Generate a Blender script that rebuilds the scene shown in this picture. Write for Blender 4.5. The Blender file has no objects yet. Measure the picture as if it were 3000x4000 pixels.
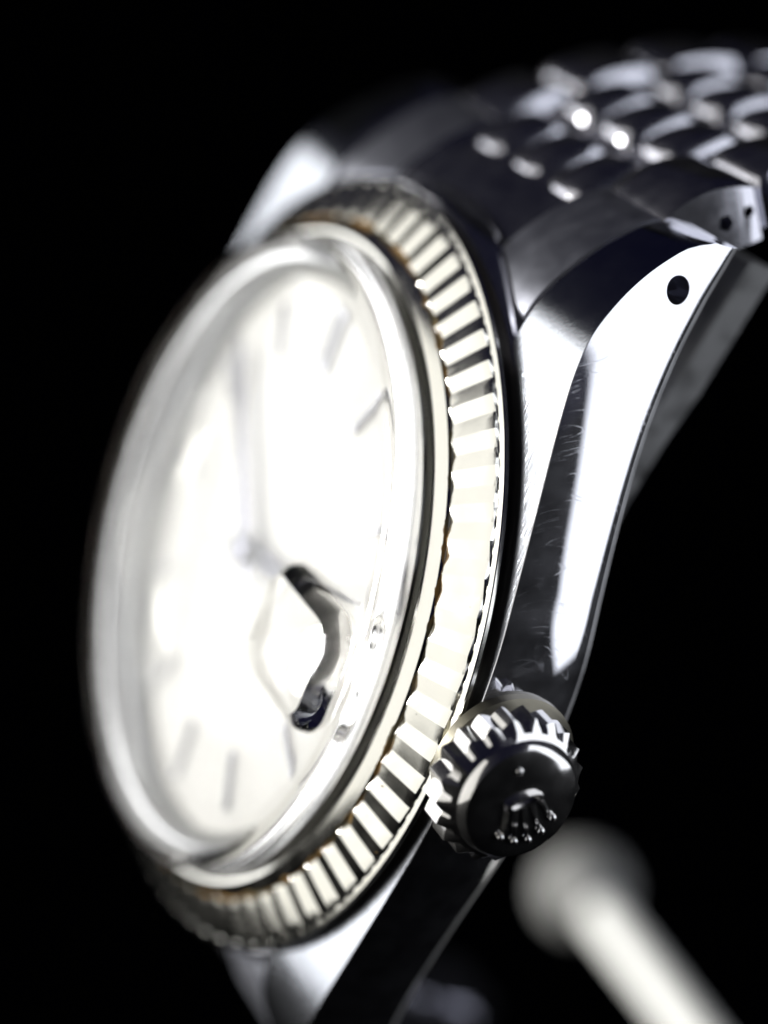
import bpy, bmesh, math, random
from mathutils import Matrix, Vector
random.seed(7)
C = bpy.context.scene.collection
PI = math.pi

# ------------------------------------------------------------------ camera
D = 98.13                      # millimetres from the camera to the middle of the bezel
cam_d = bpy.data.cameras.new('camera')
cam = bpy.data.objects.new('camera', cam_d); C.objects.link(cam)
cam.location = (0, -D, 0); cam.rotation_euler = (PI / 2, 0, 0)
cam_d.sensor_fit = 'HORIZONTAL'; cam_d.sensor_width = 35.05; cam_d.lens = D
cam_d.clip_start = 1; cam_d.clip_end = 3000
cam_d.dof.use_dof = True
cam_d.dof.focus_distance = D - 14.6
APERTURE = 4.8                 # diameter of the iris, mm
cam_d.dof.aperture_fstop = D * 1e-3 / APERTURE
bpy.context.scene.camera = cam

# ------------------------------------------------------------------ world, lights, exposure
w = bpy.data.worlds.new('World'); bpy.context.scene.world = w; w.use_nodes = True
w.node_tree.nodes['Background'].inputs[0].default_value = (0.003, 0.003, 0.013, 1)
w.node_tree.nodes['Background'].inputs[1].default_value = 1.0
vs = bpy.context.scene.view_settings
vs.view_transform = 'Standard'; vs.look = 'None'; vs.exposure = 0.0; vs.gamma = 1
cy = bpy.context.scene.cycles
cy.max_bounces = 24; cy.transmission_bounces = 20; cy.glossy_bounces = 8; cy.diffuse_bounces = 4
cy.caustics_refractive = True; cy.caustics_reflective = True; cy.blur_glossy = 0.3
cy.sample_clamp_indirect = 6
cy.use_denoising = True

def area_lamp(name, view_dir, dist, sx, sy, radiance, color, roll=0.0):
    """A rectangular lamp seen from the watch in the direction view_dir (x right, y up, z to the camera)."""
    v = Vector(view_dir).normalized()
    d = Vector((v.x, -v.z, v.y))
    L = bpy.data.lights.new(name, 'AREA'); L.shape = 'RECTANGLE'; L.size = sx; L.size_y = sy
    L.energy = radiance * PI * sx * sy; L.color = color
    o = bpy.data.objects.new(name, L); C.objects.link(o)
    o.location = d * dist
    q = d.to_track_quat('Z', 'Y'); o.rotation_euler = (q.to_matrix() @ Matrix.Rotation(roll, 3, 'Z')).to_euler()
    return o

area_lamp('area_lamp', (-0.9420, 0.1994, 0.2701), 260, 355, 365, 1.15, (1.0, 0.985, 0.93))
area_lamp('area_lamp', (0.935, 0.21, 0.25), 260, 300, 370, 1.9, (0.90, 0.935, 1.0), 0.75)
area_lamp('area_lamp', (-0.9848, 0.1736, 0.0000), 280, 105, 105, 56.0, (1.0, 0.99, 0.95))  # small hot lamp, added only to brighten the dial
area_lamp('area_lamp', (-0.8720, 0.2250, -0.4348), 260, 104, 205, 2.5, (1.0, 1.0, 1.0))  # added lamp: puts glare on the crystal and lifts the dial

# ------------------------------------------------------------------ helpers
def link_mesh(name, me, mat, parent=None, smooth=35):
    o = bpy.data.objects.new(name, me); C.objects.link(o)
    for m in (mat if isinstance(mat, (list, tuple)) else [mat]): me.materials.append(m)
    if parent is not None: o.parent = parent
    if smooth:
        me.polygons.foreach_set('use_smooth', [True] * len(me.polygons))
        me.set_sharp_from_angle(angle=math.radians(smooth))
    return o

def from_data(name, V, F):
    me = bpy.data.meshes.new(name); me.from_pydata([tuple(v) for v in V], [], F); me.validate(); me.update()
    bm = bmesh.new(); bm.from_mesh(me); bmesh.ops.recalc_face_normals(bm, faces=bm.faces); bm.to_mesh(me); bm.free()
    return me

def lathe(name, prof, seg=180, closed=False, ring=None):
    """prof: [(radius, height)...]; ring(r, h, phi, i) may move each point. closed joins the last point to the first."""
    V, F, n = [], [], len(prof)
    for k in range(seg):
        a = 2 * PI * k / seg
        for i, (r, h) in enumerate(prof):
            rr, hh = ring(r, h, k, i) if ring else (r, h)
            V.append((rr * math.cos(a), rr * math.sin(a), hh))
    for k in range(seg):
        k2 = (k + 1) % seg
        for i in range(n if closed else n - 1):
            j = (i + 1) % n
            F.append((k * n + i, k2 * n + i, k2 * n + j, k * n + j))
    if not closed:
        if prof[0][0] > 1e-6: F.append([k * n for k in range(seg)])
        if prof[-1][0] > 1e-6: F.append([k * n + n - 1 for k in range(seg)])
    me = from_data(name, V, F)
    bm = bmesh.new(); bm.from_mesh(me); bmesh.ops.remove_doubles(bm, verts=bm.verts, dist=1e-5)
    bmesh.ops.recalc_face_normals(bm, faces=bm.faces); bm.to_mesh(me); bm.free()
    return me

def box_bm(sx, sy, sz, bevel=0.0, seg=3, loc=(0, 0, 0)):
    bm = bmesh.new(); bmesh.ops.create_cube(bm, size=1)
    for v in bm.verts: v.co = Vector((v.co.x * sx + loc[0], v.co.y * sy + loc[1], v.co.z * sz + loc[2]))
    if bevel: bmesh.ops.bevel(bm, geom=bm.edges[:], offset=bevel, segments=seg, profile=0.5, affect='EDGES')
    return bm

def bm_mesh(name, bm):
    me = bpy.data.meshes.new(name); bm.to_mesh(me); bm.free(); return me

def lerp(tab, x):
    if x <= tab[0][0]: return tab[0][1]
    for (a, fa), (b, fb) in zip(tab, tab[1:]):
        if x <= b: return fa + (fb - fa) * (x - a) / (b - a)
    return tab[-1][1]

def smooth_tab(tab, n=200):
    """Catmull-Rom through a table, resampled, so outlines have no kinks."""
    out = []
    for i in range(len(tab) - 1):
        p0 = tab[max(i - 1, 0)]; p1 = tab[i]; p2 = tab[i + 1]; p3 = tab[min(i + 2, len(tab) - 1)]
        m1 = (p2[1] - p0[1]) / (p2[0] - p0[0]); m2 = (p3[1] - p1[1]) / (p3[0] - p1[0]); h = p2[0] - p1[0]
        k = max(2, int(n * h / (tab[-1][0] - tab[0][0])))
        for s in range(k):
            t = s / k
            out.append((p1[0] + h * t, (2*t**3-3*t*t+1)*p1[1] + (t**3-2*t*t+t)*h*m1 + (-2*t**3+3*t*t)*p2[1] + (t**3-t*t)*h*m2))
    out.append(tab[-1]); return out

def boolean(obj, cutters, op='DIFFERENCE'):
    for c in cutters:
        m = obj.modifiers.new('b', 'BOOLEAN'); m.operation = op; m.solver = 'EXACT'; m.object = c
    dg = bpy.context.evaluated_depsgraph_get(); dg.update()
    me = bpy.data.meshes.new_from_object(obj.evaluated_get(dg))
    obj.modifiers.clear(); old = obj.data; obj.data = me; bpy.data.meshes.remove(old)
    for c in cutters:
        m = c.data; bpy.data.objects.remove(c); bpy.data.meshes.remove(m)

# ------------------------------------------------------------------ materials
def new_mat(name):
    m = bpy.data.materials.new(name); m.use_nodes = True
    return m, m.node_tree, m.node_tree.nodes['Principled BSDF']

def nd(nt, t, **kw):
    n = nt.nodes.new(t)
    for k, v in kw.items():
        if k.startswith('i_'): n.inputs[k[2:].replace('_', ' ')].default_value = v
        else: setattr(n, k, v)
    return n

def scratches(nt, coord, layers, eps=0.010):
    """Thin hairlines: narrow level sets of stretched noise in several directions, broken up by a second noise."""
    out = None
    for (rot, sc, seed) in layers:
        mp = nd(nt, 'ShaderNodeMapping'); mp.inputs['Rotation'].default_value = rot
        mp.inputs['Scale'].default_value = sc; mp.inputs['Location'].default_value = (seed, seed * 1.7, seed * .6)
        nt.links.new(coord, mp.inputs['Vector'])
        nz = nd(nt, 'ShaderNodeTexNoise'); nz.inputs['Scale'].default_value = 1; nz.inputs['Detail'].default_value = 0
        nt.links.new(mp.outputs[0], nz.inputs['Vector'])
        c = nd(nt, 'ShaderNodeMath', operation='COMPARE'); c.inputs[1].default_value = 0.5; c.inputs[2].default_value = eps
        nt.links.new(nz.outputs['Fac'], c.inputs[0])
        mp2 = nd(nt, 'ShaderNodeMapping'); mp2.inputs['Location'].default_value = (seed * 3.1, seed, seed * 2.2); nt.links.new(coord, mp2.inputs['Vector'])
        n2 = nd(nt, 'ShaderNodeTexNoise'); n2.inputs['Scale'].default_value = 0.9; n2.inputs['Detail'].default_value = 5; nt.links.new(mp2.outputs[0], n2.inputs['Vector'])
        g2 = nd(nt, 'ShaderNodeMapRange'); g2.inputs['From Min'].default_value = .5; g2.inputs['From Max'].default_value = .62; nt.links.new(n2.outputs['Fac'], g2.inputs['Value'])
        mu = nd(nt, 'ShaderNodeMath', operation='MULTIPLY'); nt.links.new(c.outputs[0], mu.inputs[0]); nt.links.new(g2.outputs[0], mu.inputs[1])
        if out is None: out = mu.outputs[0]
        else:
            mx = nd(nt, 'ShaderNodeMath', operation='MAXIMUM'); nt.links.new(out, mx.inputs[0]); nt.links.new(mu.outputs[0], mx.inputs[1]); out = mx.outputs[0]
    return out

LAYS = [((0.3, 0.2, 0.5), (5.5, 0.2, 0.2), 3), ((1.1, 0.4, 1.7), (6.5, 0.25, 0.25), 11), ((0.2, 1.3, 2.6), (5, 0.18, 0.18), 23), ((0.9, 0.3, 0.9), (7, 0.3, 0.3), 31)]
def metal(name, color, rough, scratch=0.0, brushed=None, noise=0.02, haze=0.0):
    m, nt, b = new_mat(name)
    b.inputs['Base Color'].default_value = (*color, 1); b.inputs['Metallic'].default_value = 1
    tc = nd(nt, 'ShaderNodeTexCoord'); co = tc.outputs['Object']
    r = nd(nt, 'ShaderNodeTexNoise'); r.inputs['Scale'].default_value = 0.9; r.inputs['Detail'].default_value = 6
    nt.links.new(co, r.inputs['Vector'])
    mr = nd(nt, 'ShaderNodeMapRange'); mr.inputs['From Min'].default_value = .35; mr.inputs['From Max'].default_value = .7
    mr.inputs['To Min'].default_value = rough; mr.inputs['To Max'].default_value = rough + noise
    nt.links.new(r.outputs['Fac'], mr.inputs['Value']); rough_out = mr.outputs[0]
    if scratch:
        lay = LAYS
        s = scratches(nt, co, lay)
        mu = nd(nt, 'ShaderNodeMath', operation='MULTIPLY_ADD'); mu.inputs[1].default_value = scratch
        nt.links.new(s, mu.inputs[0]); nt.links.new(rough_out, mu.inputs[2]); rough_out = mu.outputs[0]
    nt.links.new(rough_out, b.inputs['Roughness'])
    if brushed:
        mp = nd(nt, 'ShaderNodeMapping'); mp.inputs['Scale'].default_value = brushed
        nt.links.new(co, mp.inputs['Vector'])
        nz = nd(nt, 'ShaderNodeTexNoise'); nz.inputs['Scale'].default_value = 1; nz.inputs['Detail'].default_value = 4
        nt.links.new(mp.outputs[0], nz.inputs['Vector'])
        bp = nd(nt, 'ShaderNodeBump'); bp.inputs['Strength'].default_value = 0.35; bp.inputs['Distance'].default_value = 0.02
        nt.links.new(nz.outputs['Fac'], bp.inputs['Height']); nt.links.new(bp.outputs[0], b.inputs['Normal'])
    if haze:                                                  # fine wear scatters a little light around the mirror image
        b2 = nd(nt, 'ShaderNodeBsdfPrincipled'); b2.inputs['Base Color'].default_value = (*color, 1); b2.inputs['Metallic'].default_value = 1
        b2.inputs['Roughness'].default_value = 0.5
        mr2 = nd(nt, 'ShaderNodeMapRange'); mr2.inputs['From Min'].default_value = .3; mr2.inputs['From Max'].default_value = .75
        mr2.inputs['To Min'].default_value = haze * .6; mr2.inputs['To Max'].default_value = haze * 1.6; nt.links.new(r.outputs['Fac'], mr2.inputs['Value'])
        ms = nd(nt, 'ShaderNodeMixShader'); nt.links.new(mr2.outputs[0], ms.inputs[0])
        nt.links.new(b.outputs[0], ms.inputs[1]); nt.links.new(b2.outputs[0], ms.inputs[2]); nt.links.new(ms.outputs[0], nt.nodes['Material Output'].inputs[0])
    return m

STEEL = metal('polished_steel', (0.66, 0.66, 0.70), 0.045, scratch=0.13, haze=0.07)
STEEL_CLEAN = metal('polished_steel_fine', (0.62, 0.62, 0.66), 0.07, noise=0.03)
BRUSHED = metal('brushed_steel', (0.50, 0.52, 0.57), 0.17, brushed=(16, 0.5, 16), noise=0.02)
SATIN = metal('satin_steel', (0.45, 0.45, 0.46), 0.45, noise=0.1)
HANDM = metal('dark_hand_steel', (0.16, 0.16, 0.20), 0.3)
REHAUT = metal('dark_ring_steel', (0.12, 0.12, 0.10), 0.3)  # dark metal, one even tone all round
TUBE = metal('worn_tube_steel', (0.16, 0.15, 0.12), 0.35, noise=0.1)
LINKM = metal('link_steel', (0.50, 0.50, 0.55), 0.10, noise=0.05, haze=0.08)
CROWNM = metal('crown_steel', (0.68, 0.67, 0.66), 0.09, scratch=0.06, noise=0.05, haze=0.05)

def bezel_mat():
    m = metal('white_gold', (0.86, 0.85, 0.795), 0.13, noise=0.06)
    nt = m.node_tree; b = nt.nodes['Principled BSDF']
    tc = nd(nt, 'ShaderNodeTexCoord'); sp = nd(nt, 'ShaderNodeSeparateXYZ'); nt.links.new(tc.outputs['Object'], sp.inputs[0])
    x2 = nd(nt, 'ShaderNodeMath', operation='POWER'); x2.inputs[1].default_value = 2
    y2 = nd(nt, 'ShaderNodeMath', operation='POWER'); y2.inputs[1].default_value = 2
    sm = nd(nt, 'ShaderNodeMath', operation='ADD'); rt = nd(nt, 'ShaderNodeMath', operation='SQRT')
    ab = nd(nt, 'ShaderNodeMath', operation='ABSOLUTE'); ab2 = nd(nt, 'ShaderNodeMath', operation='ABSOLUTE')
    nt.links.new(sp.outputs[0], ab.inputs[0]); nt.links.new(sp.outputs[1], ab2.inputs[0])
    nt.links.new(ab.outputs[0], x2.inputs[0]); nt.links.new(ab2.outputs[0], y2.inputs[0])
    nt.links.new(x2.outputs[0], sm.inputs[0]); nt.links.new(y2.outputs[0], sm.inputs[1]); nt.links.new(sm.outputs[0], rt.inputs[0])
    # dirt caught in the joint at radius 15.5
    d = nd(nt, 'ShaderNodeMath', operation='SUBTRACT'); d.inputs[1].default_value = 15.52; nt.links.new(rt.outputs[0], d.inputs[0])
    da = nd(nt, 'ShaderNodeMath', operation='ABSOLUTE'); nt.links.new(d.outputs[0], da.inputs[0])
    nz = nd(nt, 'ShaderNodeTexNoise'); nz.inputs['Scale'].default_value = 0.8; nz.inputs['Detail'].default_value = 8
    nt.links.new(tc.outputs['Object'], nz.inputs['Vector'])
    wd = nd(nt, 'ShaderNodeMapRange'); wd.inputs['From Min'].default_value = .42; wd.inputs['From Max'].default_value = .68
    wd.inputs['To Min'].default_value = 0.025; wd.inputs['To Max'].default_value = 0.17; nt.links.new(nz.outputs['Fac'], wd.inputs['Value'])
    lt = nd(nt, 'ShaderNodeMath', operation='LESS_THAN'); nt.links.new(da.outputs[0], lt.inputs[0]); nt.links.new(wd.outputs[0], lt.inputs[1])
    # small specks of grime elsewhere
    n2 = nd(nt, 'ShaderNodeTexNoise'); n2.inputs['Scale'].default_value = 2.6; n2.inputs['Detail'].default_value = 6
    nt.links.new(tc.outputs['Object'], n2.inputs['Vector'])
    g2 = nd(nt, 'ShaderNodeMath', operation='GREATER_THAN'); g2.inputs[1].default_value = 0.735; nt.links.new(n2.outputs['Fac'], g2.inputs[0])
    mx = nd(nt, 'ShaderNodeMath', operation='MAXIMUM'); nt.links.new(lt.outputs[0], mx.inputs[0]); nt.links.new(g2.outputs[0], mx.inputs[1])
    cm = nd(nt, 'ShaderNodeMix', data_type='RGBA'); cm.inputs[6].default_value = (0.86, 0.85, 0.795, 1)
    n3 = nd(nt, 'ShaderNodeTexNoise'); n3.inputs['Scale'].default_value = 0.45; nt.links.new(tc.outputs['Object'], n3.inputs['Vector'])
    rmp = nd(nt, 'ShaderNodeValToRGB'); rmp.color_ramp.elements[0].position = .45; rmp.color_ramp.elements[0].color = (0.10, 0.085, 0.05, 1)
    rmp.color_ramp.elements[1].position = .6; rmp.color_ramp.elements[1].color = (0.22, 0.13, 0.045, 1)
    nt.links.new(n3.outputs['Fac'], rmp.inputs[0]); nt.links.new(rmp.outputs[0], cm.inputs[7])
    nt.links.new(mx.outputs[0], cm.inputs[0]); nt.links.new(cm.outputs[2], b.inputs['Base Color'])
    iv = nd(nt, 'ShaderNodeMath', operation='SUBTRACT'); iv.inputs[0].default_value = 1; nt.links.new(mx.outputs[0], iv.inputs[1])
    nt.links.new(iv.outputs[0], b.inputs['Metallic'])
    return m
GOLD = bezel_mat()

def plain(name, color, rough=0.5, scale=1.5, amt=0.12):
    m, nt, b = new_mat(name)
    tc = nd(nt, 'ShaderNodeTexCoord'); nz = nd(nt, 'ShaderNodeTexNoise'); nz.inputs['Scale'].default_value = scale; nz.inputs['Detail'].default_value = 5
    nt.links.new(tc.outputs['Object'], nz.inputs['Vector'])
    cm = nd(nt, 'ShaderNodeMix', data_type='RGBA'); cm.inputs[6].default_value = (*color, 1)
    cm.inputs[7].default_value = (*[c * (1 - amt) for c in color], 1)
    nt.links.new(nz.outputs['Fac'], cm.inputs[0]); nt.links.new(cm.outputs[2], b.inputs['Base Color'])
    b.inputs['Roughness'].default_value = rough
    return m
DIAL = plain('dial_lacquer', (0.90, 0.885, 0.84), 0.35, 0.35, 0.06)
PRINT = plain('dark_marker', (0.35, 0.35, 0.38), 0.3)
GASKET = plain('gap_grime', (0.02, 0.013, 0.008), 0.6)
BACK = plain('black_backdrop', (0.0003, 0.0003, 0.0005), 0.95, 0.02)
BACK.node_tree.nodes['Principled BSDF'].inputs['Specular IOR Level'].default_value = 0.0
KNOB = plain('grey_plastic', (0.20, 0.20, 0.195), 0.6, 0.2)
ROD = plain('pale_plastic', (0.72, 0.72, 0.70), 0.45, 0.2)

g, nt, b = new_mat('acrylic')
b.inputs['Base Color'].default_value = (1, 1, 1, 1); b.inputs['Roughness'].default_value = 0.0
b.inputs['Transmission Weight'].default_value = 1; b.inputs['IOR'].default_value = 1.49
tc = nd(nt, 'ShaderNodeTexCoord')
s = scratches(nt, tc.outputs['Object'], LAYS[:2])
mu = nd(nt, 'ShaderNodeMath', operation='MULTIPLY'); mu.inputs[1].default_value = 0.16
nt.links.new(s, mu.inputs[0]); nt.links.new(mu.outputs[0], b.inputs['Roughness'])
GLASS = g

# ------------------------------------------------------------------ backdrop
bm = bmesh.new()
prof = [(-700, -190), (250, -190), (380, -150), (430, -50), (440, 600)]     # (y, z): black cloth swept up behind
rows = [[bm.verts.new((x, y, z)) for x in (-900, 900)] for y, z in prof]
for r0, r1 in zip(rows, rows[1:]): bm.faces.new((r0[0], r0[1], r1[1], r1[0]))
bd = link_mesh('backdrop', bm_mesh('backdrop', bm), BACK, smooth=60)
bd['kind'] = 'structure'

# ------------------------------------------------------------------ the watch: x = 3 o'clock, y = 12 o'clock, z = out of the dial (mm)
M = [[0.4036, 0.3488, -0.8458], [-0.4109, 0.8951, 0.1731], [0.8175, 0.2777, 0.5046]]
T = (-4.885, -1.967, 0.0)
watch = bpy.data.objects.new('wristwatch', None); C.objects.link(watch)
watch.matrix_basis = Matrix(((*M[0], T[0]), (-M[2][0], -M[2][1], -M[2][2], -T[2]), (*M[1], T[1]), (0, 0, 0, 1)))
watch['label'] = 'steel wristwatch with fluted bezel, cream dial and multi-link bracelet, tilted on its side'
watch['category'] = 'watch'

# ---- case: mid body plus two rails that carry the four lugs, as one solid
flank = smooth_tab([(0, 18.0), (4, 17.7), (7, 17.05), (10, 16.3), (13, 15.5), (16, 14.65), (19, 13.75), (21.3, 13.15)])
topN = smooth_tab([(0, -0.78), (6, -0.80), (12, -0.84), (14, -0.92), (15.5, -1.12), (16.8, -1.5), (18.2, -2.35), (19.3, -3.25), (20.2, -4.2), (20.85, -5.1), (21.25, -6.2)])
botN = smooth_tab([(0, -4.9), (4, -4.9), (9, -4.75), (13, -4.9), (16, -5.4), (18.5, -6.15), (20.3, -6.8), (21.25, -7.1)])
def rail(side):
    us = [-21.25 + 42.5 * i / 170 for i in range(171)]
    V, F = [], []
    NB = 9
    for u in us:
        a = abs(u); f = lerp(flank, a); t = lerp(topN, a); bt = lerp(botN, a)
        inn = 10.0
        sec = [(inn, bt + .1), (inn, t - .22), (inn + .20, t)]
        sec += [(f - .03, t + .0)]
        for k in range(NB):                                   # gently barrelled, polished flank
            q = k / (NB - 1); h = (t - .02) + (bt - t + .02) * q
            bulge = 0.30 * (1 - (2 * q - 0.85) ** 2 * 0.75) - 0.30 * (1 - 0.85 ** 2 * .75)
            sec.append((f + bulge * min(1, (t - bt) / 4.0), h))
        fe = sec[-1][0]
        sec.append((fe - .30, bt - .42))
        for (r, h) in sec: V.append((side * r, u, h))
    n = len(V) // len(us)
    for i in range(len(us) - 1):
        for j in range(n):
            k = (j + 1) % n
            F.append((i * n + j, (i + 1) * n + j, (i + 1) * n + k, i * n + k))
    F.append(list(range(n))); F.append([(len(us) - 1) * n + j for j in range(n)])
    return from_data('rail', V, F), n, len(us)
case = None
for side in (1, -1):
    me, n, nu = rail(side)
    o = link_mesh('case', me, [STEEL, BRUSHED, SATIN], smooth=30)
    for p in me.polygons:
        if len(p.vertices) == 4 and p.index % n == n - 2: p.material_index = 2     # satin lower bevel
    for p in me.polygons:                                    # brushed top faces of the lugs
        if p.normal.z > 0.35 and abs(p.normal.x) < 0.5 and len(p.vertices) == 4: p.material_index = 1
    if case is None: case = o
    else: rail2 = o
body = link_mesh('body', lathe('body', [(0, -1.0), (16.6, -1.0), (16.7, -0.86), (17.72, -0.9), (17.9, -1.05), (18.0, -1.5), (18.0, -4.3), (17.7, -4.75), (16.2, -4.95), (0, -4.95)], 200), [STEEL, BRUSHED], smooth=30)
holes = []
for sx in (1, -1):
    for sy in (1, -1):
        bm = bmesh.new(); bmesh.ops.create_cone(bm, cap_ends=True, segments=40, radius1=.56, radius2=.56, depth=8)
        h = link_mesh('cut', bm_mesh('cut', bm), STEEL, smooth=0)
        h.rotation_euler = (0, PI / 2, 0); h.location = (sx * 14, sy * 19.16, -4.86)
        holes.append(h)
boolean(case, holes[:2]) ; boolean(rail2, holes[2:])
boolean(case, [body], 'UNION'); boolean(case, [rail2], 'UNION')
case.parent = watch
case.data.polygons.foreach_set('use_smooth', [True] * len(case.data.polygons)); case.data.set_sharp_from_angle(angle=math.radians(28))

caseback = link_mesh('caseback', lathe('caseback', [(0, -8.9), (10.5, -8.75), (12.4, -8.3), (13.2, -7.6), (13.6, -6.6), (15.6, -6.3), (15.9, -5.9), (15.9, -4.9), (0, -4.9)], 180), SATIN, watch)

# ---- dark gap ring under the bezel
link_mesh('bezel_gasket', lathe('bezel_gasket', [(14.8, -1.1), (17.25, -1.1), (17.25, -0.45), (14.8, -0.45)], 180, closed=True), GASKET, watch)

# ---- bezel: 72 flutes, smooth inner ring, lower step
NF, SUB = 72, 6
fl_prof = [(15.51, 0.74), (15.53, 0.815), (15.60, 0.80), (16.0, 0.64), (16.5, 0.43), (17.0, 0.22), (17.28, 0.10), (17.40, 0.02), (17.42, -0.10)]
def fring(r, h, k, i):
    ph = (k % SUB) / SUB; tri = 1 - abs(2 * ph - 1) * 1.0     # 0 valley .. 1 ridge
    tri = min(1.0, tri)
    amp = [0, .13, .155, .16, .16, .16, .155, .13, .08][i] if i < 9 else 0
    rad = [0, 0, .0, 0, 0, 0, 0.0, .06, .10][i]
    return r + (tri - .55) * rad, h + (tri - .6) * amp
full = [(14.62, -0.45), (14.62, 1.05), (14.66, 1.17), (14.76, 1.24), (14.92, 1.23), (15.12, 1.13), (15.30, 1.03), (15.44, 0.95), (15.50, 0.82)]
nfull = len(full)
tail = [(17.46, -0.12), (17.66, -0.20), (17.69, -0.25), (17.69, -0.40), (17.60, -0.50), (17.2, -0.55), (17.0, -0.62)]
prof = full + fl_prof + tail
def bring(r, h, k, i):
    if nfull <= i < nfull + len(fl_prof): return fring(r, h, k, i - nfull)
    return r, h
bezel = link_mesh('fluted_bezel', lathe('fluted_bezel', prof, NF * SUB, closed=True, ring=bring), GOLD, watch, smooth=11)

# ---- rehaut, dial, markers, date window, hands
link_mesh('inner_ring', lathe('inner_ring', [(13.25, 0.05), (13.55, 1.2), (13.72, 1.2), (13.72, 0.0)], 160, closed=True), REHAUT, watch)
link_mesh('crystal_gasket', lathe('crystal_gasket', [(13.75, -0.4), (14.60, -0.4), (14.60, 0.27), (13.75, 0.27)], 160, closed=True), GASKET, watch)
dial = link_mesh('dial', lathe('dial', [(0, 0.2), (12.2, 0.2), (13.3, 0.08), (13.3, -0.3), (0, -0.3)], 160), DIAL, watch)
for k in range(12):
    if k == 3: continue
    a = PI / 2 - k * PI / 6
    for off in ((-.38, .38) if k == 12 or k == 0 else (0,)):
        bm = box_bm(2.7 if k % 3 else 3.1, 0.42, 0.28, 0.06, 1, (10.6, off, 0.34))
        o = link_mesh('hour_marker', bm_mesh('hour_marker', bm), STEEL_CLEAN, dial, 25); o.rotation_euler = (0, 0, a)
        bm = box_bm(2.2, 0.18, 0.02, 0, 1, (10.6, off, 0.492))
        o2 = link_mesh('marker_inlay', bm_mesh('marker_inlay', bm), PRINT, dial, 0); o2.rotation_euler = (0, 0, a)
bm = box_bm(2.9, 2.0, 0.10, 0.03, 1, (9.6, 0, 0.24)); fr = link_mesh('date_frame', bm_mesh('date_frame', bm), STEEL_CLEAN, dial, 25)
bm = box_bm(2.5, 1.6, 0.03, 0, 1, (9.6, 0, 0.305)); link_mesh('date_disc', bm_mesh('date_disc', bm), DIAL, dial, 0)

def hand(name, ang, length, width, z, tail):
    V = [(-tail, -width * .35, 0), (-tail, width * .35, 0), (1.0, width * .5, 0), (length - 1.2, width * .42, 0), (length, 0.05, 0), (length, -0.05, 0), (length - 1.2, -width * .42, 0), (1.0, -width * .5, 0)]
    n = len(V); mid = [(-tail, 0, .1), (length, 0, .1)]
    VV = [Vector(v) for v in V] + [Vector((v[0], v[1], -.12)) for v in V]
    c0 = len(VV); VV += [Vector(mid[0]), Vector(mid[1])]
    F = [(1, 2, 3, 4, c0 + 1, c0), (0, c0, c0 + 1, 5, 6, 7), (0, 1, c0), (4, 5, c0 + 1), list(range(n, 2 * n))[::-1]]
    for i in range(n): F.append((i, (i + 1) % n, n + (i + 1) % n, n + i))
    o = link_mesh(name, from_data(name, VV, F), HANDM, watch, 20)
    o.location = (0, 0, z); o.rotation_euler = (0, 0, ang); return o
hh = hand('hour_hand', math.radians(8), 7.4, 1.0, 0.75, 1.5)
mh = hand('minute_hand', math.radians(138), 11.4, 0.95, 1.02, 1.8)
sh = hand('second_hand', math.radians(14), 11.6, 0.22, 1.28, 3.2)
link_mesh('hand_hub', lathe('hand_hub', [(0, 0.2), (0.55, 0.2), (0.62, 0.7), (0.75, 1.1), (0.75, 1.4), (0.5, 1.5), (0, 1.5)], 32), HANDM, watch)

# ---- acrylic crystal and date magnifier
cr = [(0, 2.92), (12.5, 2.91), (13.8, 2.88), (14.15, 2.84), (14.32, 2.76), (14.41, 2.62), (14.45, 2.45), (14.55, 0.3),
      (13.9, 0.3), (13.85, 1.25), (13.5, 1.62), (12.6, 1.84), (0, 1.90)]
crystal = link_mesh('crystal', lathe('crystal', cr, 220), GLASS, watch, 40)
def magnifier():
    """oblong lens: near-upright wall, narrow chamfer, spherical top"""
    hx, hy, rc = 3.5, 2.75, 1.5
    def outline(inset):
        P = []
        for cx, cyy, a0 in ((hx - rc, hy - rc, 0), (-hx + rc, hy - rc, 90), (-hx + rc, -hy + rc, 180), (hx - rc, -hy + rc, 270)):
            for k in range(13):
                a = math.radians(a0 + k * 90 / 12); rr = rc - inset * .8; off = inset * .2
                sx_, sy_ = (1 if cx > 0 else -1), (1 if cyy > 0 else -1)
                P.append((cx - sx_ * off + rr * math.cos(a), cyy - sy_ * off + rr * math.sin(a)))
        return P
    V, F, n = [], [], 52
    for ins, h in ((0.0, 0.0), (0.06, .35), (0.16, .60), (0.62, 1.06)):
        for (x, y) in outline(ins): V.append((x, y, h))
    last = outline(0.62)
    for f in (.97, .9, .8, .7, .6, .5, .4, .3, .2, .1):
        for (x, y) in last:
            V.append((x * f, y * f, 1.06 + .40 * (1 - f * f)))
    V.append((0, 0, 1.46)); nr = (len(V) - 1) // n
    for i in range(nr - 1):
        for j in range(n):
            k = (j + 1) % n; F.append((i * n + j, i * n + k, (i + 1) * n + k, (i + 1) * n + j))
    for j in range(n): F.append(((nr - 1) * n + j, (nr - 1) * n + (j + 1) % n, len(V) - 1))
    F.append(list(range(n))[::-1])
    return from_data('magnifier', V, F)
me = magnifier(); me.transform(Matrix.Translation((9.95, 0, 2.80)))
lens = link_mesh('lens', me, GLASS, watch, 40)
boolean(crystal, [lens], 'UNION')                      # one solid of acrylic, then told apart again at the seam
src = crystal.data
def keep(test, name):
    bm = bmesh.new(); bm.from_mesh(src)
    bmesh.ops.delete(bm, geom=[f for f in bm.faces if not test(f.calc_center_median())], context='FACES')
    me = bm_mesh(name, bm); me.materials.clear(); me.materials.append(GLASS)
    for p in me.polygons: p.material_index = 0
    return me
is_lens = lambda c: c.z > 2.925 and c.x > 5
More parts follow.
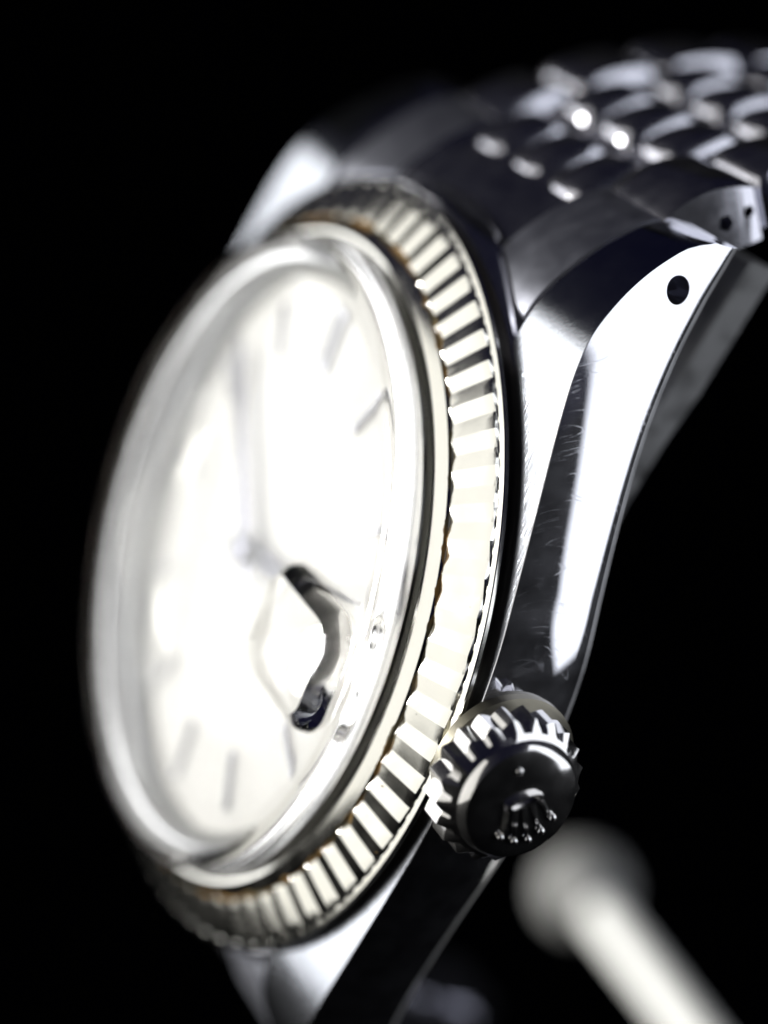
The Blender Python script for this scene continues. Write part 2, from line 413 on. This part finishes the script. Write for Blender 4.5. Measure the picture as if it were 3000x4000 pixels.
lens_me = keep(is_lens, 'magnifier'); glass_me = keep(lambda c: not is_lens(c), 'crystal')
crystal.data = glass_me
for me, ang in ((glass_me, 40), (lens_me, 24)):
    me.polygons.foreach_set('use_smooth', [True] * len(me.polygons)); me.set_sharp_from_angle(angle=math.radians(ang))
mg = bpy.data.objects.new('magnifier', lens_me); C.objects.link(mg); mg.parent = crystal

# ---- crown at 3 o'clock: local z of the lathe = the stem axis
crown_ax = Matrix.Rotation(PI / 2, 4, 'Y')
NT, CS = 21, 8
cp = [(2.2, 19.15), (2.75, 19.2), (3.08, 19.3), (3.17, 19.4), (3.17, 20.42), (2.76, 20.84), (2.54, 21.02), (2.47, 21.22), (2.34, 21.40), (2.1, 21.50), (1.2, 21.57), (0.0, 21.60)]
def cring(r, h, k, i):
    ph = (k % CS) / CS; tri = 1 - abs(2 * ph - 1); tri = min(1, tri * 1.05)
    amp = [0, .1, .28, .30, .30, .02, 0, 0, 0, 0, 0, 0][i]
    return r - (1 - tri) * amp, h
crown = link_mesh('crown', lathe('crown', cp, NT * CS, ring=cring), CROWNM, watch, 24)
crown.matrix_local = Matrix.Translation((0, 0, -1.72)) @ crown_ax
tube = link_mesh('crown_tube', lathe('crown_tube', [(1.2, 17.85), (3.0, 17.85), (3.0, 18.35), (2.85, 18.5), (2.6, 18.9), (2.4, 19.15), (2.1, 19.25), (1.2, 19.25)], 80, closed=True), TUBE, crown)
tube.location = (0.95, 0, 0)
# raised coronet on the cap. Its own plane: e = down the picture, f = across
ang_up = math.radians(-150.5)                                # direction the five points reach, measured in (tangent, z)
def emblem():
    bm = bmesh.new()
    def put(x, y):                                        # emblem plane -> crown's local xy
        c, s_ = math.cos(ang_up), math.sin(ang_up)
        y += .45
        return (x * c - y * s_, x * s_ + y * c)
    def ball(x, y, r, h=.0):
        X, Y = put(x, y)
        bmesh.ops.create_icosphere(bm, subdivisions=2, radius=r, matrix=Matrix.Translation((X, Y, 21.60 + h)))
    def arm(x0, y0, x1, y1, w0, w1):
        d = Vector((x1 - x0, y1 - y0)); nrm = Vector((-d.y, d.x)).normalized()
        pts = [(Vector((x0, y0)) + nrm * w0), (Vector((x1, y1)) + nrm * w1), (Vector((x1, y1)) - nrm * w1), (Vector((x0, y0)) - nrm * w0)]
        lo = [bm.verts.new((*put(*p), 21.50)) for p in pts]; 
        mid = [bm.verts.new((*put(*((Vector((x0, y0)) * .98 + Vector((x1, y1)) * .02))), 21.80)), bm.verts.new((*put(x1, y1), 21.74))]
        bm.faces.new((lo[0], lo[1], mid[1], mid[0])); bm.faces.new((lo[2], lo[3], mid[0], mid[1])); bm.faces.new((lo[1], lo[2], mid[1])); bm.faces.new((lo[3], lo[0], mid[0]))
    tips = [(-1.12, .50), (-.58, .92), (0, 1.08), (.58, .92), (1.12, .50)]
    for i, (x, y) in enumerate(tips):
        ball(x, y, .16, .06)
        arm((i - 2) * .34, -.55, x * .95, y * .92, .19, .09)
    # the oval band at the foot
    nseg = 28
    ring = []
    for k in range(nseg):
        a = 2 * PI * k / nseg; row = []
        for (rr, hh) in ((1.0, 21.5), (.93, 21.80), (.70, 21.82), (.62, 21.62)):
            X, Y = put(.84 * rr * math.cos(a), -.74 + .27 * rr * math.sin(a)); row.append(bm.verts.new((X, Y, hh)))
        ring.append(row)
    for k in range(nseg):
        A, B = ring[k], ring[(k + 1) % nseg]
        for j in range(3): bm.faces.new((A[j], B[j], B[j + 1], A[j + 1]))
    bm.faces.new([r[3] for r in ring])
    bmesh.ops.recalc_face_normals(bm, faces=bm.faces)
    return bm_mesh('crown_emblem', bm)
em = link_mesh('crown_emblem', emblem(), CROWNM, crown, 40)
bm = bmesh.new()
bmesh.ops.create_uvsphere(bm, u_segments=20, v_segments=10, radius=.16)
for v in bm.verts: v.co.z *= .8
dot = link_mesh('crown_dot', bm_mesh('crown_dot', bm), CROWNM, crown, 60)
c_, s__ = math.cos(ang_up), math.sin(ang_up)
dot.location = (-(-1.6) * s__, -1.6 * c_, 21.55)

# ---- bracelet
def path(s):
    """outer-surface line of the bracelet: (y, z, heading) at arc length s past the end piece"""
    y, z, a = 20.75, -5.55, math.radians(-50)
    st = 0.1; n = int(abs(s) / st)
    for _ in range(n):
        y += st * math.cos(a); z += st * math.sin(a); a -= st / 34.0
    r = abs(s) - n * st
    return y + r * math.cos(a), z + r * math.sin(a), a

def link_mesh_data(name, length, width, thick, crown_h, bev, flare=1.0):
    """a link: barrelled across its length, bevelled round its rim; outer surface at z=0"""
    bm = bmesh.new(); nx, ny = 10, 14
    grid = []
    for i in range(nx + 1):
        row = []
        for j in range(ny + 1):
            x = (i / nx - .5) * width; y = (j / ny - .5) * length
            ex = max(0, abs(x) - (width / 2 - bev)) / bev; ey = max(0, abs(y) - (length / 2 - bev)) / bev
            e = min(1, math.hypot(ex, ey))
            if math.hypot(ex, ey) > 1 and ex > 0 and ey > 0:
                k = 1 / math.hypot(ex, ey); x = math.copysign(width / 2 - bev + bev * ex * k, x); y = math.copysign(length / 2 - bev + bev * ey * k, y)
            z = crown_h * (1 - (2 * y / length) ** 2) + crown_h * (.1 if flare > 1 else .35) * (1 - (2 * x / width) ** 2) - bev * (1 - math.sqrt(max(0, 1 - e * e)))
            row.append(bm.verts.new((x, y, z)))
        grid.append(row)
    for i in range(nx):
        for j in range(ny): bm.faces.new((grid[i][j], grid[i + 1][j], grid[i + 1][j + 1], grid[i][j + 1]))
    rim = [grid[i][0] for i in range(nx + 1)] + [grid[nx][j] for j in range(1, ny + 1)] + [grid[i][ny] for i in range(nx - 1, -1, -1)] + [grid[0][j] for j in range(ny - 1, 0, -1)]
    low = [bm.verts.new((v.co.x * flare, v.co.y * .94, -thick)) for v in rim]
    n = len(rim)
    for i in range(n): bm.faces.new((rim[i], low[i], low[(i + 1) % n], rim[(i + 1) % n]))
    bm.faces.new(low); bmesh.ops.recalc_face_normals(bm, faces=bm.faces)
    return bm_mesh(name, bm)

PITCH = 4.75
outer_me = link_mesh_data('outer_link', 4.62, 4.55, 2.0, .34, .75, 1.10)
center_me = link_mesh_data('center_link', 4.35, 3.40, 1.7, .34, 1.05)
for me in (outer_me, center_me): me.materials.append(LINKM); me.polygons.foreach_set('use_smooth', [True] * len(me.polygons)); me.set_sharp_from_angle(angle=math.radians(40))
def place(me, name, x, s, sgn, parent=watch):
    y, z, a = path(s)
    o = bpy.data.objects.new(name, me); C.objects.link(o); o.parent = parent
    # local x = watch x, local y = along the bracelet, local z = outward
    ty, tz = math.cos(a) * sgn, math.sin(a); oy, oz = -math.sin(a) * sgn, math.cos(a)
    o.matrix_local = Matrix(((1, 0, 0, x), (0, ty, oy, y * sgn), (0, tz, oz, z), (0, 0, 0, 1)))
    return o
first_near = None
for sgn, rows_n in ((1, 7), (-1, 5)):
    for r in range(rows_n):
        for x in (-7.66, 7.66):
            o = place(outer_me, 'outer_link', x, 2.35 + r * PITCH, sgn)
            if sgn == 1 and r == 0 and x > 0: first_near = o
        for x in (-3.58, 0, 3.58):
            place(center_me, 'center_link', x, 0.6 + r * PITCH, sgn)

# the two little sockets in the side of the first link
first_near.data = link_mesh_data('outer_link', 4.6, 4.55, 2.3, .62, .15, 1.17)
first_near.data.materials.append(LINKM); first_near.data.polygons.foreach_set('use_smooth', [True] * len(first_near.data.polygons)); first_near.data.set_sharp_from_angle(angle=math.radians(40))
cuts = []
for (u, n_, r_) in ((21.73, -8.56, .38), (22.47, -9.43, .28)):
    bm = bmesh.new(); bmesh.ops.create_cone(bm, cap_ends=True, segments=5, radius1=r_, radius2=r_, depth=3.4)
    c = link_mesh('cut', bm_mesh('cut', bm), LINKM, watch, 0); c.rotation_euler = (0, PI / 2, 0); c.location = (9.97, u, n_); cuts.append(c)
boolean(first_near, cuts)

# end pieces between the lugs: follow the lug profile, a touch lower
def end_piece(sgn):
    V, F = [], []
    us = [13.2 + (21.3 - 13.2) * i / 30 for i in range(31)]
    xs = [-9.76 + 19.52 * i / 40 for i in range(41)]
    top = []
    LOW = .04
    for x in xs:
        col = []
        y0 = math.sqrt(max(0, 18.03 ** 2 - x * x)) + .10 + (.3 if abs(x) > 9.6 else .1 if abs(x) > 9.2 else 0)
        for i in range(31):
            u = y0 + (21.15 - y0) * i / 30
            t = lerp(topN, u) - LOW
            if abs(x) < 5.3: t -= .30 + .16 * (u - y0)
            if abs(x) > 9.6: t -= .05
            if i == 0: t -= .16
            col.append((x, u * sgn, t))
        top.append(col)
    for col in top: V += col
    nb = len(V)
    for col in top: V += [(c[0], c[1] , min(c[2] - 1.0, -4.6 - (abs(c[1]) - 17) * .5)) for c in col]
    nx, ny = 41, 31
    idx = lambda i, j: i * ny + j
    for i in range(nx - 1):
        for j in range(ny - 1):
            F.append((idx(i, j), idx(i + 1, j), idx(i + 1, j + 1), idx(i, j + 1)))
            F.append(tuple(nb + q for q in (idx(i, j), idx(i, j + 1), idx(i + 1, j + 1), idx(i + 1, j))))
    for i in range(nx - 1):
        F.append((idx(i, 0), nb + idx(i, 0), nb + idx(i + 1, 0), idx(i + 1, 0)))
        F.append((idx(i, ny - 1), idx(i + 1, ny - 1), nb + idx(i + 1, ny - 1), nb + idx(i, ny - 1)))
    for j in range(ny - 1):
        F.append((idx(0, j), idx(0, j + 1), nb + idx(0, j + 1), nb + idx(0, j)))
        F.append((idx(nx - 1, j), nb + idx(nx - 1, j), nb + idx(nx - 1, j + 1), idx(nx - 1, j + 1)))
    return from_data('end_piece', V, F)
END = metal('end_piece_steel', (0.50, 0.51, 0.58), 0.32, brushed=(7, 0.6, 7), noise=0.05)
for sgn in (1, -1):
    o = link_mesh('end_piece', end_piece(sgn), [END, LINKM], watch, 30)
    for p in o.data.polygons:
        if abs(p.center.x) < 5.3: p.material_index = 1

# ------------------------------------------------------------------ stand behind the watch
stand = bpy.data.objects.new('display_stand', None); C.objects.link(stand)
stand['label'] = 'blurred pale stand with a rounded knob on a thick rod, behind the watch'
stand['category'] = 'stand'
def capsule(name, p0, p1, prof, mat, parent):
    """lathe along p0->p1; prof [(t mm along, r)]"""
    P0, P1 = Vector(p0), Vector(p1); d = (P1 - P0)
    me = lathe(name, [(r, t) for t, r in prof], 48)
    o = link_mesh(name, me, mat, parent, 60)
    o.matrix_local = Matrix.Translation(P0) @ d.to_track_quat('Z', 'Y').to_matrix().to_4x4(); return o
W = lambda x, y, z: (x, -z, y)                 # view axes -> world axes
stand.location = W(16, -28, -26)
loc = Vector(stand.location)
k0, k1 = Vector(W(14.45, -27.6, -60)) - loc, Vector(W(21.9, -36.2, -42)) - loc
kn = capsule('knob', k0, k1, [(-2.9, 0), (-2.7, 1.2), (-2.0, 2.4), (-1.0, 3.1), (0.2, 3.4), (1.6, 3.2), (2.8, 2.5), (3.2, 1.6)], KNOB, stand)
capsule('rod', k0, k1, [(1.6, 0), (1.6, 1.45), (52, 1.45), (52, 0)], ROD, stand)

# thin grey strap of the stand that runs up behind the near lugs
pts = [(3.0, -9.2), (6, -9.25), (9, -9.5), (12, -10.1), (14.5, -10.8), (17, -11.3), (20.4, -11.95)]
bm = bmesh.new(); rows = []
for (y, z) in pts:
    rows.append([bm.verts.new((x, y, z + dz)) for x, dz in ((2.0, .9), (2.0, 1.2), (9.2, 1.2), (9.6, 1.0), (9.9, -.2), (2.0, -.2))])
for r0, r1 in zip(rows, rows[1:]):
    for j in range(6): bm.faces.new((r0[j], r1[j], r1[(j + 1) % 6], r0[(j + 1) % 6]))
bm.faces.new(rows[0]); bm.faces.new(rows[-1]); bmesh.ops.recalc_face_normals(bm, faces=bm.faces)
pl = link_mesh('support_strap', bm_mesh('support_strap', bm), metal('strap_steel', (0.42, 0.42, 0.42), 0.4, noise=0.3), stand, 30)
pl.matrix_local = Matrix.Translation(-loc) @ watch.matrix_basis

capsule('rod', Vector(W(28.5, -24.5, -34)) - loc, Vector(W(33.5, -33.5, -24)) - loc, [(0, 0), (0, 2.0), (26, 2.0), (26, 0)], ROD, stand)
